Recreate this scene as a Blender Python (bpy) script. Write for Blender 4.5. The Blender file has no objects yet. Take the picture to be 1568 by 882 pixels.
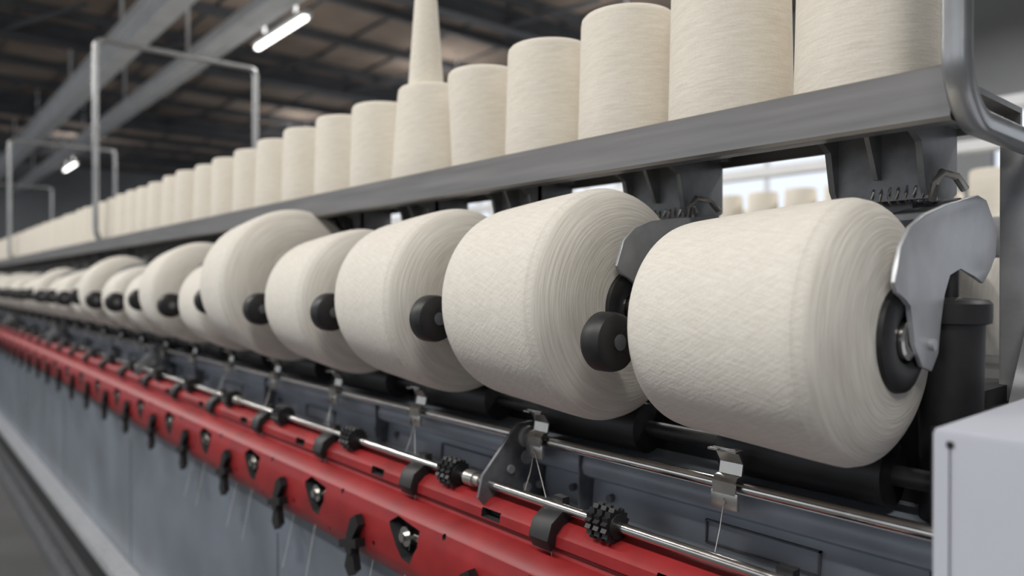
import bpy, bmesh, math, random
from mathutils import Vector, Matrix
random.seed(7)
H = 1.32            # camera height above the floor; machine coordinates below are relative to it
P = 0.348           # spindle pitch
YEND = 12.3
S = bpy.context.scene
S.view_settings.view_transform = 'Standard'
S.view_settings.look = 'None'
S.view_settings.exposure = 0

# ---------------------------------------------------------------- materials
def new_mat(name):
    m = bpy.data.materials.new(name); m.use_nodes = True
    nt = m.node_tree; return m, nt, nt.nodes['Principled BSDF']
def simple(name, col, rough=.5, metal=0., nscale=30., namt=.12, bump=.0, spec=.5, stretch=(1,1,1)):
    m, nt, b = new_mat(name)
    tc = nt.nodes.new('ShaderNodeTexCoord'); mp = nt.nodes.new('ShaderNodeMapping')
    mp.inputs['Scale'].default_value = stretch
    n = nt.nodes.new('ShaderNodeTexNoise'); n.inputs['Scale'].default_value = nscale; n.inputs['Detail'].default_value = 5
    r = nt.nodes.new('ShaderNodeValToRGB')
    r.color_ramp.elements[0].position = .3; r.color_ramp.elements[1].position = .7
    r.color_ramp.elements[0].color = (*[c*(1-namt) for c in col], 1)
    r.color_ramp.elements[1].color = (*[min(1, c*(1+namt)) for c in col], 1)
    L = nt.links.new
    L(tc.outputs['Object'], mp.inputs['Vector']); L(mp.outputs[0], n.inputs['Vector'])
    L(n.outputs['Fac'], r.inputs[0]); L(r.outputs[0], b.inputs['Base Color'])
    mr = nt.nodes.new('ShaderNodeMapRange'); mr.inputs['To Min'].default_value = max(.02, rough-.08); mr.inputs['To Max'].default_value = min(1, rough+.08)
    L(n.outputs['Fac'], mr.inputs['Value']); L(mr.outputs[0], b.inputs['Roughness'])
    b.inputs['Metallic'].default_value = metal
    b.inputs['Specular IOR Level'].default_value = spec
    if bump:
        bp = nt.nodes.new('ShaderNodeBump'); bp.inputs['Strength'].default_value = bump; bp.inputs['Distance'].default_value = .002
        L(n.outputs['Fac'], bp.inputs['Height']); L(bp.outputs[0], b.inputs['Normal'])
    return m
def emis(name, col, s):
    m, nt, b = new_mat(name)
    b.inputs['Emission Color'].default_value = (*col, 1); b.inputs['Emission Strength'].default_value = s
    b.inputs['Base Color'].default_value = (*col, 1)
    return m
def yarn(name, standing, lo, hi, bump=.4):
    m, nt, b = new_mat(name); L = nt.links.new
    def math_(op, a, c=None, v=None):
        n = nt.nodes.new('ShaderNodeMath'); n.operation = op
        if isinstance(a, (int, float)): n.inputs[0].default_value = a
        else: L(a, n.inputs[0])
        if c is not None:
            if isinstance(c, (int, float)): n.inputs[1].default_value = c
            else: L(c, n.inputs[1])
        return n.outputs[0]
    tc = nt.nodes.new('ShaderNodeTexCoord'); sp = nt.nodes.new('ShaderNodeSeparateXYZ'); L(tc.outputs['Object'], sp.inputs[0])
    x, y, z = sp.outputs
    if standing: ax, o = z, y
    else: ax, o = y, z
    ang = math_('ARCTAN2', o, math_('MULTIPLY', x, -1.))
    rad = math_('SQRT', math_('ADD', math_('MULTIPLY', x, x), math_('MULTIPLY', o, o)))
    def noise(a, c, det=3):
        cb = nt.nodes.new('ShaderNodeCombineXYZ'); L(a, cb.inputs[0]); L(c, cb.inputs[1])
        n = nt.nodes.new('ShaderNodeTexNoise'); n.inputs['Scale'].default_value = 1; n.inputs['Detail'].default_value = det
        L(cb.outputs[0], n.inputs['Vector']); return n.outputs['Fac']
    if standing:
        side = noise(math_('MULTIPLY', ang, 3.), math_('MULTIPLY', ax, 300.), 4)
        side2 = noise(math_('MULTIPLY', ang, 2.), math_('ADD', math_('MULTIPLY', ax, 140.), math_('MULTIPLY', ang, 2.)), 2)
    else:
        A = math_('MULTIPLY', ax, 150.); B = math_('MULTIPLY', ang, 34.)
        a8 = math_('MULTIPLY', ax, 26.); b8 = math_('MULTIPLY', ang, 3.4)
        side = noise(math_('ADD', A, B), math_('SUBTRACT', a8, b8), 5)
        side2 = noise(math_('SUBTRACT', math_('MULTIPLY', ax, 70.), B), math_('ADD', a8, b8), 5)
    face = noise(math_('MULTIPLY', rad, 330.), math_('MULTIPLY', ang, 1.6), 4)
    fz = nt.nodes.new('ShaderNodeTexNoise'); fz.inputs['Scale'].default_value = 300; fz.inputs['Detail'].default_value = 5
    L(tc.outputs['Object'], fz.inputs['Vector'])
    sm = math_('ADD', math_('MULTIPLY', math_('ADD', side, side2), .37), math_('MULTIPLY', fz.outputs['Fac'], .26))
    geo = nt.nodes.new('ShaderNodeNewGeometry'); gs = nt.nodes.new('ShaderNodeSeparateXYZ'); L(geo.outputs['Normal'], gs.inputs[0])
    nab = math_('ABSOLUTE', gs.outputs[2 if standing else 1])
    mr = nt.nodes.new('ShaderNodeMapRange'); mr.inputs['From Min'].default_value = .35; mr.inputs['From Max'].default_value = .7
    L(nab, mr.inputs['Value'])
    mx = nt.nodes.new('ShaderNodeMix'); mx.data_type = 'FLOAT'
    L(mr.outputs[0], mx.inputs[0]); L(sm, mx.inputs[2]); L(face, mx.inputs[3])
    cr = nt.nodes.new('ShaderNodeValToRGB')
    cr.color_ramp.elements[0].position = .32; cr.color_ramp.elements[1].position = .62
    cr.color_ramp.elements[0].color = (*lo, 1); cr.color_ramp.elements[1].color = (*hi, 1)
    L(mx.outputs[0], cr.inputs[0]); L(cr.outputs[0], b.inputs['Base Color'])
    bp = nt.nodes.new('ShaderNodeBump'); bp.inputs['Strength'].default_value = bump; bp.inputs['Distance'].default_value = .002
    L(mx.outputs[0], bp.inputs['Height']); L(bp.outputs[0], b.inputs['Normal'])
    b.inputs['Roughness'].default_value = .9; b.inputs['Specular IOR Level'].default_value = .15
    b.inputs['Sheen Weight'].default_value = .12
    return m
M = {}
M['yarn'] = yarn('yarn_wound', False, (.66, .615, .54), (.80, .76, .685), .5)
M['cone'] = yarn('yarn_cone_wound', True, (.70, .64, .54), (.82, .765, .67), .4)
M['steel'] = simple('brushed_steel', (.26, .25, .245), .36, .7, 60, .14, stretch=(1, .05, 1))
M['tube'] = simple('frame_tube_steel', (.42, .425, .43), .32, .8, 20, .1)
M['arm'] = simple('cradle_aluminium', (.50, .51, .53), .42, .5, 25, .12, .1)
M['arm2'] = simple('cradle_cast_aluminium', (.34, .345, .355), .45, .35, 25, .15, .1)
M['cast'] = simple('cast_grey_metal', (.14, .145, .155), .45, .4, 40, .25, .2)
M['castl'] = simple('cast_light_metal', (.22, .225, .235), .45, .35, 40, .2, .2)
M['chrome'] = simple('chromed_rod', (.66, .64, .61), .18, 1., 50, .08)
M['clip'] = simple('bright_clip', (.58, .56, .52), .3, .9, 50, .1)
M['black'] = simple('black_plastic', (.013, .013, .014), .48, 0, 60, .3)
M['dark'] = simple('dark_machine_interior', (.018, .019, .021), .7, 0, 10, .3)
M['red'] = simple('red_painted_rail', (.28, .018, .020), .42, 0, 12, .22, .05, .4)
M['bluegrey'] = simple('bluegrey_paint', (.28, .31, .35), .42, .15, 8, .18)
M['panel'] = simple('bluegrey_panel', (.19, .22, .26), .38, .1, 3, .25)
M['box'] = simple('light_grey_paint', (.47, .485, .545), .45, 0, 5, .04)
M['ceil'] = simple('ceiling_boards', (.30, .235, .19), .9, 0, 1.2, .3)
M['beam'] = simple('white_beam_paint', (.78, .79, .80), .6, 0, 4, .08)
M['dbeam'] = simple('dark_beam_paint', (.10, .105, .115), .6, 0, 4, .2)
M['floor'] = simple('concrete_floor', (.08, .08, .08), .5, 0, 2, .2)
M['wall'] = simple('painted_wall', (.30, .31, .32), .8, 0, 1, .12)
M['lamp'] = emis('fluorescent_tube', (1, .98, .94), 6)
M['tip'] = simple('teal_tip', (.05, .30, .33), .6)
M['paper'] = simple('paper_cone', (.45, .33, .22), .8)
M['thread'] = simple('thread', (.8, .78, .72), .8)

# ---------------------------------------------------------------- builders
def link(o, parent=None):
    S.collection.objects.link(o)
    if parent: o.parent = parent
    return o
def empty(name):
    o = bpy.data.objects.new(name, None); S.collection.objects.link(o); return o
def from_bm(bm, name, mat, smooth=True, angle=40):
    bmesh.ops.recalc_face_normals(bm, faces=bm.faces)
    me = bpy.data.meshes.new(name); bm.to_mesh(me); bm.free()
    for k in (mat if isinstance(mat, (list, tuple)) else [mat]): me.materials.append(M[k])
    if smooth:
        for p in me.polygons: p.use_smooth = True
        try: me.set_sharp_from_angle(angle=math.radians(angle))
        except Exception: pass
    return me
def b_box(bm, x0, x1, y0, y1, z0, z1, bev=0., mi=0):
    r = bmesh.ops.create_cube(bm, size=1, matrix=Matrix.Translation(((x0+x1)/2, (y0+y1)/2, (z0+z1)/2)) @ Matrix.Diagonal((x1-x0, y1-y0, z1-z0, 1)))
    vs = r['verts']; fs = {f for v in vs for f in v.link_faces}
    for f in fs: f.material_index = mi
    if bev:
        es = {e for v in vs for e in v.link_edges}
        rr = bmesh.ops.bevel(bm, geom=list(es), offset=bev, segments=2, affect='EDGES', profile=.5)
        for f in rr['faces']: f.material_index = mi
def b_cyl(bm, c, r, h, axis='Y', seg=32, r2=None, mi=0):
    R = {'Y': Matrix.Rotation(math.radians(90), 4, 'X'), 'Z': Matrix.Identity(4), 'X': Matrix.Rotation(math.radians(90), 4, 'Y')}[axis]
    rr = bmesh.ops.create_cone(bm, cap_ends=True, segments=seg, radius1=r, radius2=r if r2 is None else r2, depth=h, matrix=Matrix.Translation(c) @ R)
    for f in {f for v in rr['verts'] for f in v.link_faces}: f.material_index = mi
def b_poly(bm, pts, y0, y1, mi=0, bev=0.):
    """polygon in the X-Z plane, extruded along Y"""
    a = [bm.verts.new((x, y0, z)) for x, z in pts]; b = [bm.verts.new((x, y1, z)) for x, z in pts]
    n = len(pts); fs = [bm.faces.new(a), bm.faces.new(b[::-1])]
    for i in range(n): fs.append(bm.faces.new((a[i], b[i], b[(i+1) % n], a[(i+1) % n])))
    for f in fs: f.material_index = mi
    if bev:
        es = set(fs[0].edges) | set(fs[1].edges)
        rr = bmesh.ops.bevel(bm, geom=list(es), offset=bev, segments=2, affect='EDGES', profile=.5)
        for f in rr['faces']: f.material_index = mi
def b_lathe(bm, prof, axis='Y', seg=96, c=(0, 0, 0), mi=0, wob=0.):
    rings = []
    for t, r in prof:
        ring = []
        for i in range(seg):
            a = 2*math.pi*i/seg
            rr = r*(1+wob*math.sin(3*a+t*30)) if r > .03 else r
            if axis == 'Y': p = (rr*math.cos(a), t, rr*math.sin(a))
            else: p = (rr*math.cos(a), rr*math.sin(a), t)
            ring.append(bm.verts.new(Vector(p)+Vector(c)))
        rings.append(ring)
    for k in range(len(rings)-1):
        for i in range(seg):
            f = bm.faces.new((rings[k][i], rings[k][(i+1) % seg], rings[k+1][(i+1) % seg], rings[k+1][i])); f.material_index = mi
    for r_ in (rings[0], rings[-1]):
        f = bm.faces.new(r_); f.material_index = mi
def b_tube(bm, pts, r, seg=10, mi=0):
    pts = [Vector(p) for p in pts]; rings = []
    for i, p in enumerate(pts):
        d = (pts[min(i+1, len(pts)-1)]-pts[max(i-1, 0)]).normalized()
        u = d.cross(Vector((0, 0, 1)));
        if u.length < .2: u = d.cross(Vector((0, 1, 0)))
        u.normalize(); w = d.cross(u).normalized()
        rings.append([bm.verts.new(p+u*r*math.cos(2*math.pi*k/seg)+w*r*math.sin(2*math.pi*k/seg)) for k in range(seg)])
    for k in range(len(rings)-1):
        for i in range(seg):
            bm.faces.new((rings[k][i], rings[k][(i+1) % seg], rings[k+1][(i+1) % seg], rings[k+1][i])).material_index = mi
    bm.faces.new(rings[0]).material_index = mi; bm.faces.new(rings[-1][::-1]).material_index = mi
def part(name, fn, mat, parent, loc=(0, 0, 0), rel=True, angle=40):
    bm = bmesh.new(); fn(bm); me = from_bm(bm, name, mat, angle=angle)
    o = bpy.data.objects.new(name, me); o.location = (loc[0], loc[1], loc[2]+(H if rel else 0))
    return link(o, parent)
def inst(name, me, parent, loc, rot=None):
    o = bpy.data.objects.new(name, me); o.location = (loc[0], loc[1], loc[2]+H)
    if rot: o.rotation_euler = rot
    return link(o, parent)

# ---------------------------------------------------------------- machine
MACH = empty('winding_machine')
Y0 = .25
def rail(name, mat, fn): return part(name, fn, mat, MACH)

# shelf (folded sheet with front lip)
shelf_prof = [(.822, .166), (.818, .170), (.818, .2225), (.822, .2245), (.828, .2225), (.828, .214), (1.055, .214), (1.055, .19), (1.048, .19), (1.048, .207), (.835, .207), (.835, .176), (.850, .176), (.850, .168), (.846, .166)]
rail('shelf', 'steel', lambda bm: b_poly(bm, shelf_prof, .2755, YEND))
def bolts(bm):
    for k in range(34):
        for dx in (.90, 1.03):
            b_cyl(bm, (dx, .33+P*k, .203), .007, .012, 'Z', 8)
            b_cyl(bm, (dx, .33+P*k, .205), .012, .004, 'Z', 16)
rail('shelf_bolts', 'clip', bolts)
# loop frames that carry the shelf
def arch(bm, yc, d=.020, w=.013, x0=.812, z0=.185, rc=.10):
    path = []
    def arc(cx, cz, r, a0, a1, n=14):
        for i in range(n+1):
            a = math.radians(a0+(a1-a0)*i/n); path.append((cx+r*math.cos(a), cz+r*math.sin(a)))
    x1, z1 = 1.64, 1.25
    arc(x0+rc, z0+rc, rc, 270, 180); arc(x0+.04, z1-.04, .04, 180, 90, 6)
    arc(x1-.04, z1-.04, .04, 90, 0, 6); arc(x1-rc, z0+rc, rc, 0, -90)
    n = len(path); rings = []
    for i, (x, z) in enumerate(path):
        a, b = Vector(path[i-1]), Vector(path[(i+1) % n]); t = (b-a).normalized(); nn = Vector((-t.y, t.x))
        sec = []
        for k in range(16):
            an = 2*math.pi*k/16
            cu = math.copysign(abs(math.cos(an))**.5, math.cos(an)); su = math.copysign(abs(math.sin(an))**.5, math.sin(an))
            sec.append(bm.verts.new((x+nn.x*w*cu, yc+d*su, z+nn.y*w*cu)))
        rings.append(sec)
    for i in range(n):
        for k in range(16):
            bm.faces.new((rings[i][k], rings[i][(k+1) % 16], rings[(i+1) % n][(k+1) % 16], rings[(i+1) % n][k]))
rail('loop_frame', 'tube', lambda bm: arch(bm, .2625, .0125, .012, .797, .166, .065))
for yc in (4.23, 7.7, 11.2):
    rail('loop_frame', 'tube', lambda bm: arch(bm, yc))
# rods
rail('yarn_guide_rod', 'chrome', lambda bm: b_cyl(bm, (.80, (Y0+YEND)/2-.05, -.2525), .0085, YEND-Y0+.1, 'Y', 24))
rail('lift_rod', 'chrome', lambda bm: b_cyl(bm, (.725, YEND/2-.15, -.318), .0070, YEND+.3, 'Y', 24))
# blue-grey beam and cover behind the rods
def cover(bm):
    b_poly(bm, [(.83, -.262), (.82, -.270), (.816, -.283), (.82, -.296), (.832, -.303), (.845, -.308), (.84, -.355), (.76, -.372), (.76, -.40), (.98, -.40), (.98, -.262)], -.2, YEND)
rail('beam_cover', 'bluegrey', cover)
def labels(bm):
    for k in range(16):
        y = .42+k*.62
        for (a, b_, c, d) in ((y, y+.16, -.318, -.320), (y, y+.16, -.347, -.349), (y, y+.002, -.318, -.349), (y+.158, y+.16, -.318, -.349)):
            b_box(bm, .8385, .846, a, b_, d, c)
        b_box(bm, .812, .85, y+.37, y+.373, -.35, -.265)
        for dy in (.33, .41): b_cyl(bm, (.84, y+dy, -.328), .006, .012, 'X', 12)
rail('cover_plate_seams', 'cast', labels)
# machine core
rail('core_housing', 'dark', lambda bm: (b_box(bm, .93, 1.52, .30, YEND, -1.1, -.13), b_box(bm, 1.02, 1.40, 1.2, YEND, -.13, .03)))
rail('rear_beam', 'castl', lambda bm: b_box(bm, 1.44, 1.49, .28, YEND, .045, .115, .004))
rail('rear_body', 'bluegrey', lambda bm: b_box(bm, 1.52, 1.74, .28, YEND, -1.25, -.36, .01))
# drive drums
def drums(bm):
    b_cyl(bm, (.862, (Y0+YEND)/2, -.216), .012, YEND-Y0, 'Y', 12)
    for k in range(34):
        yb = .345+P*k
        b_lathe(bm, [(yb, .02), (yb+.002, .037), (yb+.21, .037), (yb+.212, .02)], seg=32, c=(.862, 0, -.216))
rail('drive_drums', 'black', drums)

# red trough rail (with triangular cut-outs)
red_prof = [(.752, -.332), (.720, -.340), (.706, -.352), (.704, -.366), (.713, -.372), (.709, -.380), (.690, -.386), (.675, -.402), (.667, -.425), (.665, -.452), (.668, -.482), (.678, -.506), (.692, -.519), (.73, -.519), (.758, -.40)]
bm = bmesh.new(); b_poly(bm, red_prof, -.25, YEND); me = from_bm(bm, 'red_rail', ['red', 'dark'], angle=30)
red = link(bpy.data.objects.new('red_rail', me), MACH); red.location.z = H
def xprism(bm, yz, x0, x1):
    a = [bm.verts.new((x0, y, z)) for y, z in yz]; b = [bm.verts.new((x1, y, z)) for y, z in yz]; n = len(yz)
    fs = [bm.faces.new(a), bm.faces.new(b[::-1])]+[bm.faces.new((a[i], b[i], b[(i+1) % n], a[(i+1) % n])) for i in range(n)]
    for f in fs: f.material_index = 0
bm = bmesh.new()
hy = [.730-P+.342*k for k in range(35)]
for y in hy:
    xprism(bm, [(y-.044, -.412), (y+.028, -.404), (y+.050, -.418), (y+.006, -.470), (y-.018, -.474), (y-.044, -.438)], .64, .698)
    b_cyl(bm, (.67, y-.11, -.405), .0050, .06, 'X', 12)
    b_cyl(bm, (.67, y+.10, -.470), .0050, .06, 'X', 12)
    b_cyl(bm, (.67, y-.06, -.490), .0036, .06, 'X', 12)
    xprism(bm, [(y+.13, -.350), (y+.175, -.350), (y+.175, -.364), (y+.13, -.364)], .69, .724)
me = from_bm(bm, 'cut', ['dark'], smooth=False)
cut = link(bpy.data.objects.new('cut', me)); cut.location.z = H
md = red.modifiers.new('b', 'BOOLEAN'); md.object = cut; md.operation = 'DIFFERENCE'; md.solver = 'EXACT'
try: md.material_mode = 'TRANSFER'
except Exception: pass
bpy.context.view_layer.update()
dg = bpy.context.evaluated_depsgraph_get()
nm = bpy.data.meshes.new_from_object(red.evaluated_get(dg)); red.modifiers.clear(); red.data = nm
bpy.data.objects.remove(cut)
def redknobs(bm):
    for y in hy:
        b_cyl(bm, (.686, y+.004, -.434), .017, .026, 'X', 24, .013)
        b_cyl(bm, (.671, y+.004, -.434), .008, .012, 'X', 20)
        b_box(bm, .682, .690, y-.034, y+.036, -.440, -.428, .001)
rail('red_rail_studs', 'chrome', redknobs)
def hooks(bm):
    for y in hy:
        yy = y+.160
        xprism(bm, [(yy-.022, -.424), (yy-.002, -.436), (yy+.014, -.47), (yy+.010, -.50), (yy+.020, -.530), (yy+.004, -.546), (yy-.020, -.528), (yy-.012, -.50), (yy-.010, -.47), (yy-.032, -.441)], .650, .664)
        xprism(bm, [(yy-.028, -.468), (yy+.036, -.484), (yy+.036, -.498), (yy-.028, -.484)], .647, .668)
        b_cyl(bm, (.655, yy, -.492), .012, .016, 'X', 14)
rail('rail_hooks', 'black', hooks)
def redclamps(bm):
    for k in range(-1, 34):
        y = .752+P*k
        b_poly(bm, [(.745, -.318), (.722, -.318), (.697, -.333), (.689, -.356), (.697, -.372), (.706, -.366), (.704, -.352), (.714, -.342), (.748, -.333)], y-.020, y+.020, bev=.002)
        b_box(bm, .728, .742, y-.010, y+.010, -.34, -.305)
rail('rail_clamps', 'black', redclamps)
def wheels(bm):
    for k in range(-1, 34):
        y = .655+P*k; n = 16
        for yo in (-.014, 0, .014):
            pts = []
            for i in range(n*2):
                a = math.pi*i/n; q = .0245 if i % 2 else .0205
                pts.append((.725+q*math.cos(a), -.318+q*math.sin(a)))
            b_poly(bm, pts, y+yo-.0045, y+yo+.0045)
        b_cyl(bm, (.725, y, -.318), .0165, .044, 'Y', 20)
rail('guide_wheels', 'black', wheels)
def collars(bm):
    for k in range(0, 12):
        y = .950+P*3*k
        b_cyl(bm, (.725, y, -.318), .0125, .022, 'Y', 20); b_cyl(bm, (.725, y-.018, -.318), .0098, .014, 'Y', 20)
rail('rod_collars', 'clip', collars)
def plates(bm):
    for k in range(0, 5):
        y = .900+P*6*k
        b_poly(bm, [(.700, -.335), (.708, -.302), (.765, -.245), (.785, -.228), (.815, -.228), (.85, -.258), (.85, -.375), (.745, -.385)], y, y+.006, bev=.0015)
        b_box(bm, .835, .85, y, y+.05, -.37, -.262, .001)
rail('rod_support_plates', 'cast', plates)
def pholes(bm):
    for k in range(0, 5):
        y = .900+P*6*k
        for (x, z, r) in ((.80, -.285, .012), (.828, -.285, .007), (.80, -.335, .008), (.828, -.335, .007), (.765, -.30, .007), (.755, -.345, .009)):
            b_cyl(bm, (x, y-.001, z), r, .006, 'Y', 20)
        b_cyl(bm, (.80, y-.003, -.252), .018, .012, 'Y', 24)
rail('rod_support_bolts', 'arm2', pholes)
# bright clips on guide rod
def clip(bm):
    b_poly(bm, [(-.013, -.022), (-.015, .008), (-.010, .012), (.0, .013), (.004, .030), (-.006, .046), (-.016, .050), (-.017, .047), (-.009, .043), (.000, .029), (-.003, .015), (-.012, .014), (-.018, .008), (-.016, -.022)], -.016, .016)
    b_box(bm, -.017, -.012, -.019, .019, -.026, -.004, .001)
    b_poly(bm, [(-.022, .046), (-.004, .046), (-.004, .0485), (-.022, .0485)], -.02, -.006)
    b_poly(bm, [(-.022, .046), (-.004, .046), (-.004, .0485), (-.022, .0485)], .006, .02)
    b_cyl(bm, (-.018, 0, -.016), .004, .004, 'X', 12)
bm = bmesh.new(); clip(bm); clip_me = from_bm(bm, 'rod_clip', 'clip')
for k in range(34): inst('rod_clip', clip_me, MACH, (.80, .515+P*k, -.2525))

# brackets under the shelf, at each position
def bracket(bm):
    pr = [(.90, .207), (1.05, .207), (1.05, .115), (1.02, .100), (.96, .100), (.945, .12), (.935, .17), (.90, .185)]
    b_poly(bm, pr, .055, .063, bev=.001)
    b_poly(bm, pr, -.055, -.047, bev=.001)
    b_box(bm, .955, .965, -.055, .06, .103, .207)
    b_poly(bm, [(.905, .207), (.955, .207), (.955, .13), (.945, .13)], .0, .006)
    b_box(bm, .90, 1.05, -.075, .08, .198, .207, .001)
    b_cyl(bm, (1.0, 0, .085), .020, .15, 'Y', 20, mi=1)
    b_box(bm, .975, 1.03, -.03, .03, .05, .11, .004, mi=1)
bm = bmesh.new(); bracket(bm); bracket_me = from_bm(bm, 'cradle_bracket', ['castl', 'cast'])
def spring(bm):
    pts = []
    for i in range(60):
        a = i*.75; pts.append((.965+.012*math.cos(a), -.055+.0012*i, .112+.012*math.sin(a)))
    b_tube(bm, pts, .0018, 6)
    b_tube(bm, [(.955, -.06, .10), (.945, -.065, .118), (.955, -.07, .132), (.985, -.075, .130), (1.0, -.08, .115)], .005, 8)
bm = bmesh.new(); spring(bm); spring_me = from_bm(bm, 'cradle_spring', 'clip')
for k in range(34):
    y = .40+P*k
    inst('cradle_bracket', bracket_me, MACH, (0, y, 0)); inst('cradle_spring', spring_me, MACH, (0, y, 0))

# ---------------------------------------------------------------- packages + cradles
AX = .776
radii = [.141, .163, .162, .154, .188, .135, .162, .125, .13, .155, .12, .13, .12, .14, .125, .118, .13, .12, .135, .12]
def package(R):
    prof = [(-.030, .030), (-.031, .055), (-.029, .085*R/.14), (-.023, .108*R/.14), (-.013, .125*R/.14), (-.003, R*.965), (.008, R*.992), (.020, R), (.10, R*.965), (.18, R*.925), (.205, R*.905), (.218, R*.875), (.226, R*.82), (.228, R*.70), (.222, .05), (.222, .03)]
    out = []
    for i in range(len(prof)-1):
        p0 = prof[max(i-1, 0)]; p1 = prof[i]; p2 = prof[i+1]; p3 = prof[min(i+2, len(prof)-1)]
        for s in (0, .33, .66):
            out.append(tuple(.5*((2*p1[j])+(-p0[j]+p2[j])*s+(2*p0[j]-5*p1[j]+4*p2[j]-p3[j])*s*s+(-p0[j]+3*p1[j]-3*p2[j]+p3[j])*s**3) for j in (0, 1)))
    out.append(prof[-1]); return out
def arm_poly(dz):
    return [(.733, .012+dz), (.742, .034+dz), (.765, .055+dz*.9), (.80, .070+dz*.7), (.86, .084+dz*.4), (.955, .102), (.985, .098), (1.003, .080), (1.022, .060), (1.018, .033), (1.0, .016), (.975, .000), (.945, .008), (.90, .018), (.868, .010+dz*.3), (.852, -.012+dz*.7), (.844, -.04+dz), (.838, -.075+dz), (.820, -.092+dz), (.795, -.086+dz), (.774, -.06+dz), (.766, -.022+dz), (.752, -.016+dz), (.734, -.010+dz), (.728, .0+dz)]
for k in range(34):
    R = radii[k] if k < len(radii) else random.choice([.12, .13, .125, .14])
    zc = -.192+R; yf = .338+P*k; dz = zc+.052
    bm = bmesh.new(); b_lathe(bm, package(R), seg=96 if k < 8 else 48, wob=.002)
    me = from_bm(bm, 'yarn_package', 'yarn', angle=80)
    o = bpy.data.objects.new('yarn_package', me); o.location = (AX, yf, zc+H); link(o)
    o = bpy.data.objects.new('yarn_package', me); o.location = (1.70, yf+.16, zc+H); link(o)   # far side of the machine
    def arm(bm):
        b_poly(bm, arm_poly(dz), -.046, -.041, bev=.0015)
        b_box(bm, .985, 1.012, -.041, .055, .06, .088, .003)
        b_cyl(bm, (.815, -.048, zc-.012), .006, .006, 'Y', 12)
    part('cradle_arm', arm, 'arm' if k == 0 else 'arm2', MACH, (0, yf, 0))
    def flange(bm):
        b_poly(bm, [(.88, .078), (.955, .092), (.985, .088), (.985, .082), (.955, .086), (.88, .072)], -.041, .03)
    part('cradle_arm_flange', flange, 'cast', MACH, (0, yf, 0))
    def hub(bm):
        b_lathe(bm, [(-.030, .020), (-.0375, .024), (-.040, .034), (-.0395, .046), (-.036, .053), (-.029, .055), (-.024, .050)], c=(AX, 0, zc-.006), seg=64, mi=0)
        b_lathe(bm, [(-.034, .021), (-.041, .020), (-.0425, .016), (-.041, .013), (-.0405, .006)], c=(AX, 0, zc-.006), seg=48, mi=1)
    part('cradle_centre_disc', hub, ['black', 'chrome'], MACH, (0, yf, 0))
    kx = .668 if k == 0 else .648
    kz = zc-.020 if k == 0 else zc-.012-(R-.14)*.6
    def far(bm):
        b_lathe(bm, [(.222, .03), (.228, .05), (.236, .046), (.240, .02)], c=(AX, 0, zc), seg=40)
        b_poly(bm, [(1.0, .10), (1.01, .07), (.90, .02+dz*.3), (.82, -.01+dz), (AX+.02, zc-.02), (kx+.01, kz-.014), (kx-.012, kz), (kx+.004, kz+.016), (AX-.02, zc+.022), (.80, .03+dz), (.88, .055+dz*.3)], .244, .252, bev=.001)
        b_lathe(bm, [(.275, .012), (.276, .030), (.279, .0345), (.286, .0365), (.304, .0365), (.310, .032), (.312, .01)], c=(kx, -.03, kz), seg=40)
        b_lathe(bm, [(.273, .008), (.2735, .010), (.279, .010)], c=(kx, -.03, kz), seg=20, mi=1)
    part('cradle_knob_arm', far, ['black', 'cast'], MACH, (0, yf, 0))

# canister beside the first package and posts
def canister(bm):
    b_lathe(bm, [(-.42, .03), (-.15, .031), (-.045, .033), (-.043, .039), (-.036, .0395), (-.022, .0395), (-.018, .036), (-.015, .01)], 'Z', 48, c=(.895, .30, 0))
    b_cyl(bm, (.895, .30, 0), .008, .06, 'Z', 16)
rail('black_canister', 'black', canister)
def spr(bm): b_tube(bm, [(.875+.011*math.cos(i*.8), .345+.011*math.sin(i*.8), -.03+.0006*i) for i in range(120)], .0015, 5)
rail('canister_spring', 'cast', spr)
rail('headstock_post', 'arm2', lambda bm: (b_box(bm, 1.09, 1.13, .27, .31, -1.2, .18, .004), b_poly(bm, [(.96, -.20), (1.09, -.03), (1.09, -.05), (.975, -.205)], .26, .275)))
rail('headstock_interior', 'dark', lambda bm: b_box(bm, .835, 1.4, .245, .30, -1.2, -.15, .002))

# light grey headstock box
rail('headstock_box', 'box', lambda bm: b_box(bm, .62, 1.25, -.45, .222, -1.30, -.112, .006))
def hb2(bm):
    b_cyl(bm, (.735, .165, -.1105), .016, .004, 'Z', 28); b_cyl(bm, (.735, .165, -.105), .010, .010, 'Z', 6)
rail('headstock_bolt', 'clip', hb2)
rail('headstock_seam', 'black', lambda bm: (b_box(bm, .6192, .624, .2078, .2084, -1.28, -.125), b_box(bm, .6185, .63, .205, .211, -.127, -.121, .002)))

# lower front panel and foot rail
def panel(bm):
    b_poly(bm, [(.700, -.515), (.712, -.60), (.712, -1.12), (.93, -1.12), (.93, -.515)], -.25, YEND)
rail('front_panel', 'panel', panel)
def seams(bm):
    for k in range(9): b_box(bm, .7105, .715, .3+1.4*k, .304+1.4*k, -1.12, -.60)
rail('front_panel_seams', 'cast', seams)
def foot(bm):
    b_poly(bm, [(.645, -1.085), (.640, -1.092), (.640, -1.125), (.648, -1.125), (.648, -1.10), (.71, -1.10), (.71, -1.085)], -.25, YEND)
rail('foot_rail', 'arm', foot)
rail('plinth', 'dark', lambda bm: b_box(bm, .66, 1.7, -.25, YEND, -1.319, -1.10))
def studs(bm):
    for k in range(170):
        b_cyl(bm, (.60, .2+k*.07, -1.245), .018, .02, 'Z', 10, .012)
    b_box(bm, .56, .66, -.25, YEND, -1.318, -1.255)
rail('floor_duct', 'cast', studs)

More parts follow.
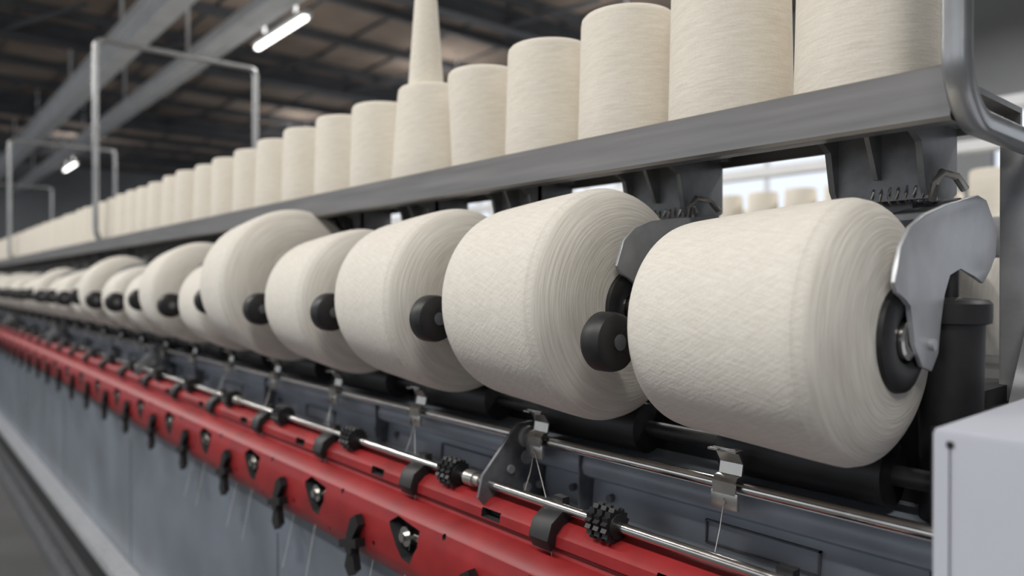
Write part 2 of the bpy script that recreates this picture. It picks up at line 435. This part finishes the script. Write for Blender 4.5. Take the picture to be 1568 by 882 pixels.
# running threads
def threads(bm):
    for k in range(6):
        y = .515+P*k
        b_tube(bm, [(.655, y-.02, -.62), (.70, y-.01, -.45), (.775, y, -.30), (.783, y, -.27)], .0004, 5)
        if k: b_tube(bm, [(.65, y-.14, -.62), (.70, y-.13, -.40), (.72, y-.10, -.32), (.783, y, -.265), (.785, y, -.207)], .0004, 5)
rail('running_threads', 'thread', threads)

# ---------------------------------------------------------------- cones on the shelf
def cone_mesh(rb, rt, h, seg=64):
    bm = bmesh.new()
    b_lathe(bm, [(0, rb*.5), (0, rb*.93), (.003, rb*.985), (.010, rb), (h*.3, rb+(rt-rb)*.3), (h*.6, rb+(rt-rb)*.6), (h-.012, rt), (h-.005, rt*.985), (h-.001, rt*.94), (h-.004, rt*.6), (h-.008, .034)], 'Z', seg, mi=0)
    b_lathe(bm, [(h-.01, .033), (h+.002, .031), (h+.003, .027), (h-.01, .026)], 'Z', 24, mi=1)
    return from_bm(bm, 'yarn_cone', ['cone', 'paper'], angle=70)
cm = [cone_mesh(.084, .076, .229), cone_mesh(.085, .079, .228), cone_mesh(.068, .0775, .219), cone_mesh(.089, .084, .245), cone_mesh(.085, .076, .226, 40), cone_mesh(.096, .080, .222), cone_mesh(.085, .079, .224)]
ys = [.413, .610, .806, .999, 1.19, 1.375, 1.60]
while ys[-1] < 11.9: ys.append(ys[-1]+.205+random.uniform(-.006, .006))
kind = {0: 3, 1: 3, 2: 1, 3: 6, 4: 2, 5: 5, 6: 6}
for i, y in enumerate(ys):
    o = bpy.data.objects.new('yarn_cone', cm[kind.get(i, random.choice([0, 1, 6, 4]))])
    o.location = (.945+random.uniform(-.004, .004), y, .2145+H); o.rotation_euler = (0, 0, random.uniform(-.6, .6)); link(o)
# slim cone standing on the sixth one
bm = bmesh.new()
b_lathe(bm, [(0, .037), (.004, .040), (.10, .0325), (.197, .0255), (.201, .024)], 'Z', 40, mi=0)
b_lathe(bm, [(.201, .0245), (.208, .0245), (.212, .022), (.210, .016)], 'Z', 32, mi=1)
o = bpy.data.objects.new('slim_yarn_cone', from_bm(bm, 'slim_yarn_cone', ['cone', 'tip'])); o.location = (.926, 1.383, .2145+.2252+H); link(o)

# ---------------------------------------------------------------- neighbouring machine (same build, across the aisle)
NB = empty('neighbour_winding_machine')
def nb(dx):
    def f(bm):
        b_box(bm, dx+.1, dx+.9, .2, YEND, -1.25, -.25, .01)
        b_box(bm, dx+.2, dx+.8, .2, YEND, -.25, .0, .01)
    part('body', f, 'panel', NB)
    def sh(bm):
        b_box(bm, dx-.0, dx+.26, .2, YEND, .20, .25, .004); b_box(bm, dx+.74, dx+1.0, .2, YEND, .20, .25, .004)
        for y in range(0, 7):
            b_box(bm, dx+.25, dx+.29, .25+2*y, .29+2*y, -.1, .2); b_box(bm, dx+.71, dx+.75, .25+2*y, .29+2*y, -.1, .2)
    part('shelves', sh, 'beam', NB)
    def fr(bm):
        for y in (.3, 4.2, 7.8, 11.5):
            b_tube(bm, [(dx, y, .2), (dx, y, 1.25), (dx+.01, y, 1.26), (dx+.99, y, 1.26), (dx+1.0, y, 1.25), (dx+1, y, .2)], .02, 10)
        for z in (.62, .80): b_box(bm, dx+.45, dx+.55, .2, YEND, z, z+.05)
    part('frames', fr, 'beam', NB)
    def cones(bm):
        y = .4
        while y < 12:
            for xx in (dx+.12, dx+.86):
                b_lathe(bm, [(.25, .07), (.252, .083), (.47, .077), (.478, .07)], 'Z', 20, c=(xx, y, 0))
            y += .21
    part('cones', cones, 'cone', NB)
    def packs(bm):
        for k in range(33):
            R = random.choice([.12, .14, .155]); b_lathe(bm, [(-.02, .03), (-.01, R*.8), (.01, R), (.2, R*.9), (.21, R*.7), (.21, .03)], c=(dx-.02, .35+P*k, -.19+R), seg=28)
    part('packages', packs, 'yarn', NB)
nb(3.4)

# ---------------------------------------------------------------- room
XL, XR, YB, YF, ZC = -4.5, 8.5, -4.5, 24., 3.35
def room(name, fn, mat): return part(name, fn, mat, None)
room('floor', lambda bm: b_box(bm, XL, XR, YB, YF, -H-.1, -H), 'floor')
room('ceiling', lambda bm: b_box(bm, XL, XR, YB, YF, ZC, ZC+.1), 'ceil')
room('wall_far', lambda bm: b_box(bm, XL, XR, YF, YF+.2, -H, ZC), 'wall')
room('wall_near', lambda bm: b_box(bm, XL, XR, YB-.2, YB, -H, ZC), 'wall')
def sidewall(x):
    def f(bm):
        b_box(bm, x, x+.2, YB, YF, -H, -.25); b_box(bm, x, x+.2, YB, YF, 1.75, ZC)
        y = YB
        while y < YF:
            b_box(bm, x, x+.2, y, y+.5, -.25, 1.75); y += 3.5
    return f
room('wall_right', sidewall(XR), 'wall'); room('wall_left', sidewall(XL-.2), 'wall')
def winframe(x):
    def f(bm):
        y = YB
        while y < YF:
            for i in range(4): b_box(bm, x+.08, x+.12, y+.5+i, y+.55+i, -.25, 1.75)
            b_box(bm, x+.08, x+.12, y+.5, y+3.5, .7, .75); y += 3.5
    return f
room('window_1', winframe(XR), 'beam'); room('window_2', winframe(XL-.2), 'beam')
# roof steelwork
def purlins(bm):
    y = -4
    while y < YF:
        b_box(bm, XL, XR, y, y+.07, ZC-.12, ZC); y += 1.3
    x = XL+.3
    while x < XR:
        b_box(bm, x, x+.03, YB, YF, ZC-.03, ZC-.001); x += .9
room('ceiling_purlins', purlins, 'dbeam')
def girders(bm):
    for y in (2.6, 6.6, 10.6, 15, 20):
        b_box(bm, XL, XR, y, y+.16, ZC-.34, ZC-.30); b_box(bm, XL, XR, y+.06, y+.10, ZC-.34, ZC-.1); b_box(bm, XL, XR, y, y+.16, ZC-.14, ZC-.1)
        for i in range(9):
            x = XL+.3+i*1.5
            b_tube(bm, [(x, y+.9, ZC-.06), (x+.75, y+.08, ZC-.3)], .03, 6)
            b_tube(bm, [(x+.75, y+.08, ZC-.3), (x+1.5, y-.8, ZC-.06)], .03, 6)
room('roof_girders', girders, 'dbeam')
def wbeams(bm):
    b_box(bm, 1.91, 2.09, YB, YF, 2.50, 2.70); b_box(bm, 1.84, 2.16, YB, YF, 2.70, 2.72)
    b_box(bm, 2.60, 2.76, YB, YF, 2.53, 2.65); b_box(bm, 2.86, 2.92, YB, YF, 2.60, 2.66)
    for y in range(-3, 24, 3):
        b_box(bm, 1.98, 2.01, y, y+.03, 2.6, ZC); b_box(bm, 2.68, 2.71, y, y+.03, 2.6, ZC)
room('cable_trunking', wbeams, 'beam')

# fluorescent fixtures, most out of view, with area lights; uplights added to brighten ceiling
fx = empty('ceiling_lights')
bm = bmesh.new(); b_box(bm, -.06, .06, -.64, .64, .03, .09, .01, 0); b_box(bm, -.022, .022, -.62, .62, -.0, .03, 0, 1)
for s in (-.4, .4): b_box(bm, -.008, .008, s, s+.016, .09, .75)
fme = from_bm(bm, 'fixture', ['beam', 'lamp'])
def fixture(x, y, z, e, up_fill=0):
    inst('fixture', fme, fx, (x, y, z))
    for en, dz, rx in ((e, -.03, 0), (up_fill, .11, math.pi)):  # the upward light is added fill for the ceiling and beams
        if not en: continue
        l = bpy.data.lights.new('fixture_or_fill_light', 'AREA'); l.shape = 'RECTANGLE'; l.size = .25; l.size_y = 1.25; l.energy = en; l.color = (1, .98, .95)
        o = bpy.data.objects.new('fixture_or_fill_light', l); o.location = (x, y, z+dz+H); o.rotation_euler = (rx, 0, 0); link(o, fx)
for y in (-1.2, 1.3, 3.8, 6.3, 9.5, 13): fixture(-1.3, y, 2.6, 66, 8 if y > 3 else 0)
for y in (-.6, 3.4, 7.42, 19): fixture(3.14, y, 2.6, 64, 9)
for y in (1, 5, 9, 14): fixture(6.3, y, 2.6, 60, 8)

w = bpy.data.worlds.new('sky'); S.world = w; w.use_nodes = True
bg = w.node_tree.nodes['Background']; bg.inputs[0].default_value = (.86, .92, 1, 1); bg.inputs[1].default_value = 1.1

# ---------------------------------------------------------------- camera
cam = bpy.data.cameras.new('camera'); co = bpy.data.objects.new('camera', cam); S.collection.objects.link(co)
cam.sensor_width = 36; cam.lens = 25.71; cam.clip_start = .02
co.location = (0, 0, H)
co.rotation_euler = (math.radians(90-.36), 0, -math.radians(40.5))
cam.dof.use_dof = True; cam.dof.focus_distance = .93; cam.dof.aperture_fstop = 2.4
S.camera = co
